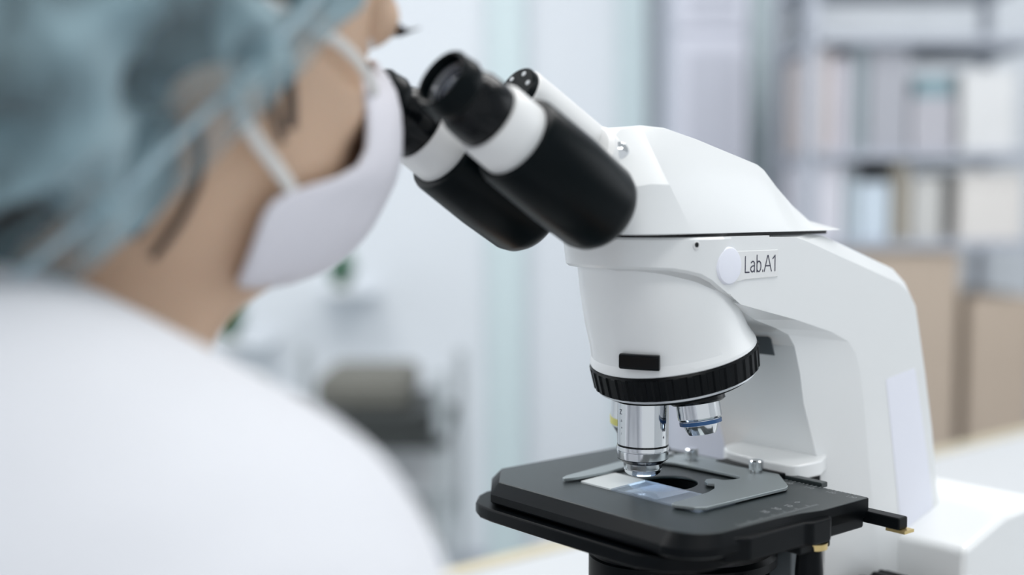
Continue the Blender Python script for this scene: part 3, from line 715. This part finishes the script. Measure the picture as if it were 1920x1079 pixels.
prof = [(-.004, .985), (-.002, 1.0), (.004, 1.03), (.010, 1.00), (.018, 1.06), (.030, 1.15), (.048, 1.21), (.070, 1.21), (.092, 1.14), (.112, 1.0), (.128, .80), (.138, .55), (.144, .28), (.146, .06)]
fineP = []
for (h0, s0), (h1, s1) in zip(prof, prof[1:]):
    for k in range(4): fineP.append((h0 + (h1 - h0) * k / 4, s0 + (s1 - s0) * k / 4))
fineP.append(prof[-1])
NR = 160; rings = []
for q, (h, s_) in enumerate(fineP):
    ring = []
    f = q / (len(fineP) - 1)
    for i in range(NR):
        t = 2 * math.pi * i / NR
        p = O + nn * h + ee * (math.cos(t) * .122 * s_) + Vector((0, 1, 0)) * (math.sin(t) * .0815 * s_)
        d_ = (p - O - nn * .05).normalized()
        g = .0022 * math.sin(t * 34 + 3 * noise.noise(Vector((t * 2, h * 20, 0)))) * max(0, 1 - f * 2.6) * (1 if q > 2 else .3)
        nv = Vector((p.x * 27, p.y * 27, p.z * 27))
        a1 = abs(noise.noise(nv * 1.0 + Vector((3, 1, 2)))); a2 = abs(noise.noise(nv * 2.3 + Vector((7, 0, 4)))) - .2
        fold = (.046 * (.22 - a1) - .018 * a2) * min(1, f * 5) * (1 if f < .97 else .4)
        ring.append(p + d_ * (g + fold))
    rings.append(ring)
loft(bm, rings)
bmesh.ops.delete(bm, geom=[f for f in bm.faces if len(f.verts) > 4 and f.calc_center_median().z < .05], context='FACES_ONLY') if False else None
big = [f for f in bm.faces if len(f.verts) > 4]
big.sort(key=lambda f: (f.calc_center_median() - O).length)
bmesh.ops.delete(bm, geom=[big[0]], context='FACES_ONLY')
cap = finish('surgical_cap', bm, M['cap'], person, smooth=180, sub=1)
ring = [O + nn * .008 + ee * (math.cos(2 * math.pi * i / 24) * .124) + Vector((0, math.sin(2 * math.pi * i / 24) * .0835, 0)) for i in range(25)]
M['cap_band'] = mat('cap_elastic_band', (0.42, 0.55, 0.61), 0.7, vary=.05)
strip('elastic_band', ring, .0022, .0012, M['cap_band'], cap, tuple(nn))
# stool
st_ = empty('laboratory_stool', (0, 0, 0), TH, 'round black stool on which the person in the lab coat sits', 'stool')
st_.location = Vector((AX, AY, 0)) + Matrix.Rotation(TH, 3, 'Z') @ Vector((HX * .001 - .09, 0, 0))
bm = bmesh.new(); lathe(bm, (0, 0, .375), (0, 0, 1), [(0, 0), (0, .16), (.02, .175), (.05, .175), (.065, .16), (.065, 0)], 48); finish('seat', bm, M['rubber'], st_)
bm = bmesh.new(); lathe(bm, (0, 0, .08), (0, 0, 1), [(0, 0), (0, .03), (.295, .025), (.295, 0)], 24); finish('column', bm, M['satin_rim'], st_)
for k in range(5):
    a = 2 * math.pi * k / 5
    bm = bmesh.new(); blob_cone(bm, (0, 0, .09), .018, (.25 * math.cos(a), .25 * math.sin(a), .065), .014, 12); leg = finish('leg', bm, M['satin_rim'], st_)
    bm = bmesh.new(); lathe(bm, (.25 * math.cos(a), .25 * math.sin(a) - .012, .028), (0, 1, 0), [(0, 0), (0, .028), (.024, .028), (.024, 0)], 20); finish('castor', bm, M['black_gloss'], leg)
# ------------------------------------------------------------------ things far behind the bench
def bbox(px0, px1, py0, py1, Y, depth):
    a = at(px0, py1, Y); b = at(px1, py0, Y)
    return a.x, b.x, Y, Y + depth, a.z, b.z
M['steel_cart'] = mat('cart_steel', (0.42, 0.46, 0.48), 0.35, metal=.4, vary=.04)
M['dark_thing'] = mat('dark_tray', (0.03, 0.035, 0.035), 0.5, vary=.1)
M['olive'] = mat('grey_olive_cloth', (0.13, 0.13, 0.115), 0.8, vary=.15)
M['green'] = mat('green_leaf', (0.05, 0.20, 0.10), 0.6, vary=.2)
M['pot'] = mat('white_pot', (0.7, 0.72, 0.72), .5, vary=.02)
# wheeled instrument cart
CY = 2.3
e = at(700, 800, CY)
cart = empty('instrument_cart', (e.x, CY, 0), 0, 'grey metal instrument cart with dark tray seen beyond the shoulder', 'cart')
cx = e.x
def cb(name, px0, px1, py0, py1, y0, y1, m, parent=cart, bev=.003):
    a = at(px0, py1, CY); b = at(px1, py0, CY)
    bm = bmesh.new(); box(bm, a.x - cx, b.x - cx, y0, y1, a.z, b.z); return finish(name, bm, m, parent, bevel=bev)
zb = at(700, 1079, CY).z
cb('upper_shelf', 470, 838, 818, 846, 0, .38, M['dark_thing'])
for px0, px1, y0 in ((814, 838, 0), (838, 858, .36), (470, 492, 0), (500, 520, .36)):
    a = at(px0, 700, CY); b = at(px1, 700, CY)
    bm = bmesh.new(); box(bm, a.x - cx, b.x - cx, y0, y0 + .024, .06, a.z); leg = finish('post', bm, M['steel_cart'], cart, bevel=.003)
    bm = bmesh.new(); lathe(bm, ((a.x + b.x) / 2 - cx - .01, y0 + .012, .03), (1, 0, 0), [(0, 0), (0, .03), (.02, .03), (.02, 0)], 20); finish('wheel', bm, M['dark_thing'], leg)
cb('lower_shelf', 470, 838, 1010, 1026, 0, .38, M['steel_cart'])
cb('back_panel', 480, 830, 860, 1005, .372, .378, M['wall_w'])
def stand_on(name, px0, px1, py0, py1, Y, dep, m, label, cat, bev=.004, shape='box'):
    a = at(px0, py1, Y); b = at(px1, py0, Y)
    bm = bmesh.new()
    if shape == 'box': box(bm, a.x, b.x, Y, Y + dep, a.z, b.z)
    else:
        c = Vector(((a.x + b.x) / 2, Y + dep / 2, a.z)); h = b.z - a.z; r_ = (b.x - a.x) / 2
        lathe(bm, c, (0, 0, 1), [(0, 0), (0, r_ * .95), (h * .05, r_), (h * .62, r_), (h * .75, r_ * .45), (h * .98, r_ * .45), (h, r_ * .4), (h, 0)], 28)
    return tag(finish(name, bm, m, None, bevel=bev if shape == 'box' else 0), label, cat)
tray_ = stand_on('instrument_tray', 640, 805, 776, 817, CY + .02, .30, M['dark_thing'], 'black tray lying on the cart shelf beyond the shoulder', 'tray', .008)
t = stand_on('folded_cloth', 590, 770, 712, 775, CY + .03, .26, M['olive'], 'grey-olive folded cloth piled on the black tray', 'cloth', .02)
tray_.location.z += .0034; t.location.z += .0044
# plants: pots on wall ledges
def plant(px, py, w, h, Y, label, n):
    a = at(px, py + h / 2, Y); top = at(px, py - h / 2, Y).z
    pw = (at(px + w / 2, py, Y) - at(px - w / 2, py, Y)).x
    e = empty('potted_plant', (a.x, Y, a.z), 0, label, 'plant')
    H = top - a.z
    bm = bmesh.new(); lathe(bm, (0, 0, 0), (0, 0, 1), [(0, 0), (0, pw * .2), (H * .18, pw * .26), (H * .18, pw * .22), (H * .12, 0)], 24); finish('pot', bm, M['pot'], e)
    for k in range(n):
        an = k * 2.4; L = H * (.35 + .5 * ((k * 37) % 10) / 10); sp = pw * .42 * (1.1 - .5 * ((k * 37) % 10) / 10)
        bm = bmesh.new(); rings = []
        for q in range(7):
            t = q / 6
            c = Vector((math.cos(an) * sp * t ** 1.4, math.sin(an) * sp * t ** 1.4, H * .12 + L * t)); wd = pw * .17 * math.sin(math.pi * min(.97, t + .08)) + .0008
            sdir = Vector((-math.sin(an), math.cos(an), 0))
            rings.append([c + sdir * wd, c + Vector((0, 0, .001)) + Vector((math.cos(an), math.sin(an), 0)) * .001, c - sdir * wd, c - Vector((math.cos(an), math.sin(an), 0)) * .001])
        loft(bm, rings); finish('leaf', bm, M['green'], e, smooth=180)
PY = 3.04
plant(428, 592, 96, 124, PY, 'small green plant in a white pot below the wearer\'s chin', 30)
plant(640, 504, 80, 100, PY, 'small green plant higher on the wall beside the mask', 30)
for n_, (px0, px1, py) in enumerate(((380, 500, 648), (590, 700, 550))):
    a = at(px0, py + 6, PY); b = at(px1, py, PY)
    bm = bmesh.new(); box(bm, a.x, b.x, PY - .03, WY, a.z + .004, b.z)
    tag(finish('wall_shelf', bm, M['wall'], None, bevel=.002), ('lower', 'upper')[n_] + ' white wall ledge carrying a small green plant', 'shelf')
# tall cabinet to the right of the middle: body, doors
def cab(name, x0, x1, Y, z1, dp, label, cat, m, doors):
    a = at(x0, 380, Y); b = at(x1, 380, Y)
    e = empty(name, ((a.x + b.x) / 2, Y, 0), 0, label, cat); hw = (b.x - a.x) / 2
    bm = bmesh.new(); box(bm, -hw, hw, .012, dp, 0, z1); finish('body', bm, m, e, bevel=.004)
    return e, hw
e, hw = cab('tall_cabinet', 1262, 1402, 2.9, 2.3, .25, 'tall pale lavender cabinet with inset grey door panels', 'cabinet', M['cabinet'], 2)
for z0, z1 in ((.05, at(0, 60, 2.9).z), (at(0, 55, 2.9).z, 2.28)):
    bm = bmesh.new(); box(bm, -hw + .004, hw - .004, 0, .012, z0, z1 - .005); d_ = finish('door', bm, M['cabinet'], e, bevel=.003)
    bm = bmesh.new(); box(bm, -hw + .03, hw - .03, -.004, .001, z0 + .03, z1 - .04); finish('door_panel', bm, M['cabinet_d'], d_, bevel=.003)
    bm = bmesh.new(); box(bm, -hw + .012, -hw + .02, -.03, 0, (z0 + z1) / 2 - .06, (z0 + z1) / 2 + .06); finish('handle', bm, M['steel_cart'], d_, bevel=.002)
# open shelving unit with stored goods
SY = 2.55
a = at(1520, 380, SY); b = at(1960, 380, SY)
sh = empty('storage_rack', ((a.x + b.x) / 2, SY, 0), 0, 'open grey storage rack filled with boxes and files at the back', 'shelf')
hw = (b.x - a.x) / 2; mx = (a.x + b.x) / 2
levels = [at(0, p, SY).z for p in (845, 452, 283, 66)]
for k, z in enumerate(levels + [at(0, -60, SY).z]):
    bm = bmesh.new(); box(bm, -hw, hw, 0, .36, z - .018, z); finish('shelf_board', bm, M['grey_trim'], sh, bevel=.002)
for sx in (-1, 1):
    for yy in (0, .336):
        bm = bmesh.new(); box(bm, sx * hw - .012, sx * hw + .012, yy, yy + .024, 0, 2.3); finish('post', bm, M['grey_trim'], sh, bevel=.002)
def goods(items, level, grp):
    for (x0, x1, h, col, nm, lab, cat) in items:
        a = at(x0, 380, SY + .02); b = at(x1, 380, SY + .02)
        z = levels[level] + .0005
        key = 'g_%s' % nm + str(col)
        if key not in M: M[key] = mat(nm + '_surface', col, .6, vary=.05)
        bm = bmesh.new(); box(bm, a.x, b.x, SY + .02, SY + .30, z, z + h * SY / F_PX)
        o = finish(nm, bm, M[key], None, bevel=.003)
        tag(o, lab, cat, grp)
goods([(1528, 1556, 190, (.55, .50, .50), 'file_box', 'pale pink file box at the left end of the second rack shelf', 'box'), (1558, 1592, 175, (.46, .45, .50), 'file_box', 'lavender grey file box beside the pale pink one', 'box'),
       (1596, 1622, 200, (.26, .31, .34), 'ring_binder', 'slate grey binder standing left of the taller grey box', 'binder'), (1626, 1700, 205, (.34, .35, .39), 'storage_box', 'wide mid-grey storage box on the second rack shelf', 'box'),
       (1706, 1786, 100, (.40, .40, .44), 'storage_box', 'low grey box under the teal tray', 'box'), (1800, 1900, 150, (.62, .63, .64), 'storage_box', 'pale box at the right of the second rack shelf', 'box')], 2, 'files and boxes on the upper rack shelf')
a = at(1712, 380, SY + .03); b = at(1780, 380, SY + .03); z = levels[2] + 100 * SY / F_PX + .001
bm = bmesh.new(); box(bm, a.x, b.x, SY + .03, SY + .28, z, z + .045); M['teal_box'] = mat('teal_tray_surface', (.20, .30, .34), .5, vary=.05)
tag(finish('storage_tray', bm, M['teal_box'], None, bevel=.003), 'small teal tray lying on a low grey box of the rack', 'tray')
goods([(1526, 1580, 150, (.62, .62, .68), 'storage_box', 'pale lavender box on the middle rack shelf at the left', 'box'), (1586, 1606, 120, (.42, .49, .54), 'ring_binder', 'blue-grey binder on the middle rack shelf', 'binder'),
       (1610, 1668, 110, (.52, .60, .68), 'storage_box', 'light blue box on the middle rack shelf', 'box'), (1676, 1704, 150, (.33, .30, .25), 'storage_box', 'narrow brown box on the middle rack shelf', 'box'), (1710, 1768, 120, (.50, .50, .49), 'storage_box', 'light grey box right of the narrow brown box', 'box'),
       (1800, 1920, 130, (.64, .62, .60), 'storage_box', 'off-white box at the right end of the middle rack shelf', 'box')], 1, 'boxes on the middle rack shelf')
# two big cardboard boxes below
M['card'] = mat('cardboard', (.45, .37, .30), .8, vary=.06, vscale=8)
M['tape'] = mat('packing_tape', (.40, .33, .25), .4, vary=.03)
for k, (x0, x1, py0, py1, lab) in enumerate(((1560, 1800, 470, 843, 'large brown cardboard box behind the microscope arm'), (1812, 1950, 560, 843, 'smaller brown cardboard box to the right of the large one'))):
    a = at(x0, py1, SY + .01); b = at(x1, py0, SY + .01)
    e = empty('cardboard_box', ((a.x + b.x) / 2, SY + .01, a.z + .0005), 0, lab, 'box', 'cardboard boxes on the lower rack shelf'); hw2 = (b.x - a.x) / 2; H = b.z - a.z - .001
    bm = bmesh.new(); box(bm, -hw2, hw2, 0, .3, 0, H); finish('body', bm, M['card'], e, bevel=.003)
    bm = bmesh.new(); box(bm, -.02, .02, -.001, .3, H, H + .001); finish('tape_strip', bm, M['tape'], e, smooth=0)
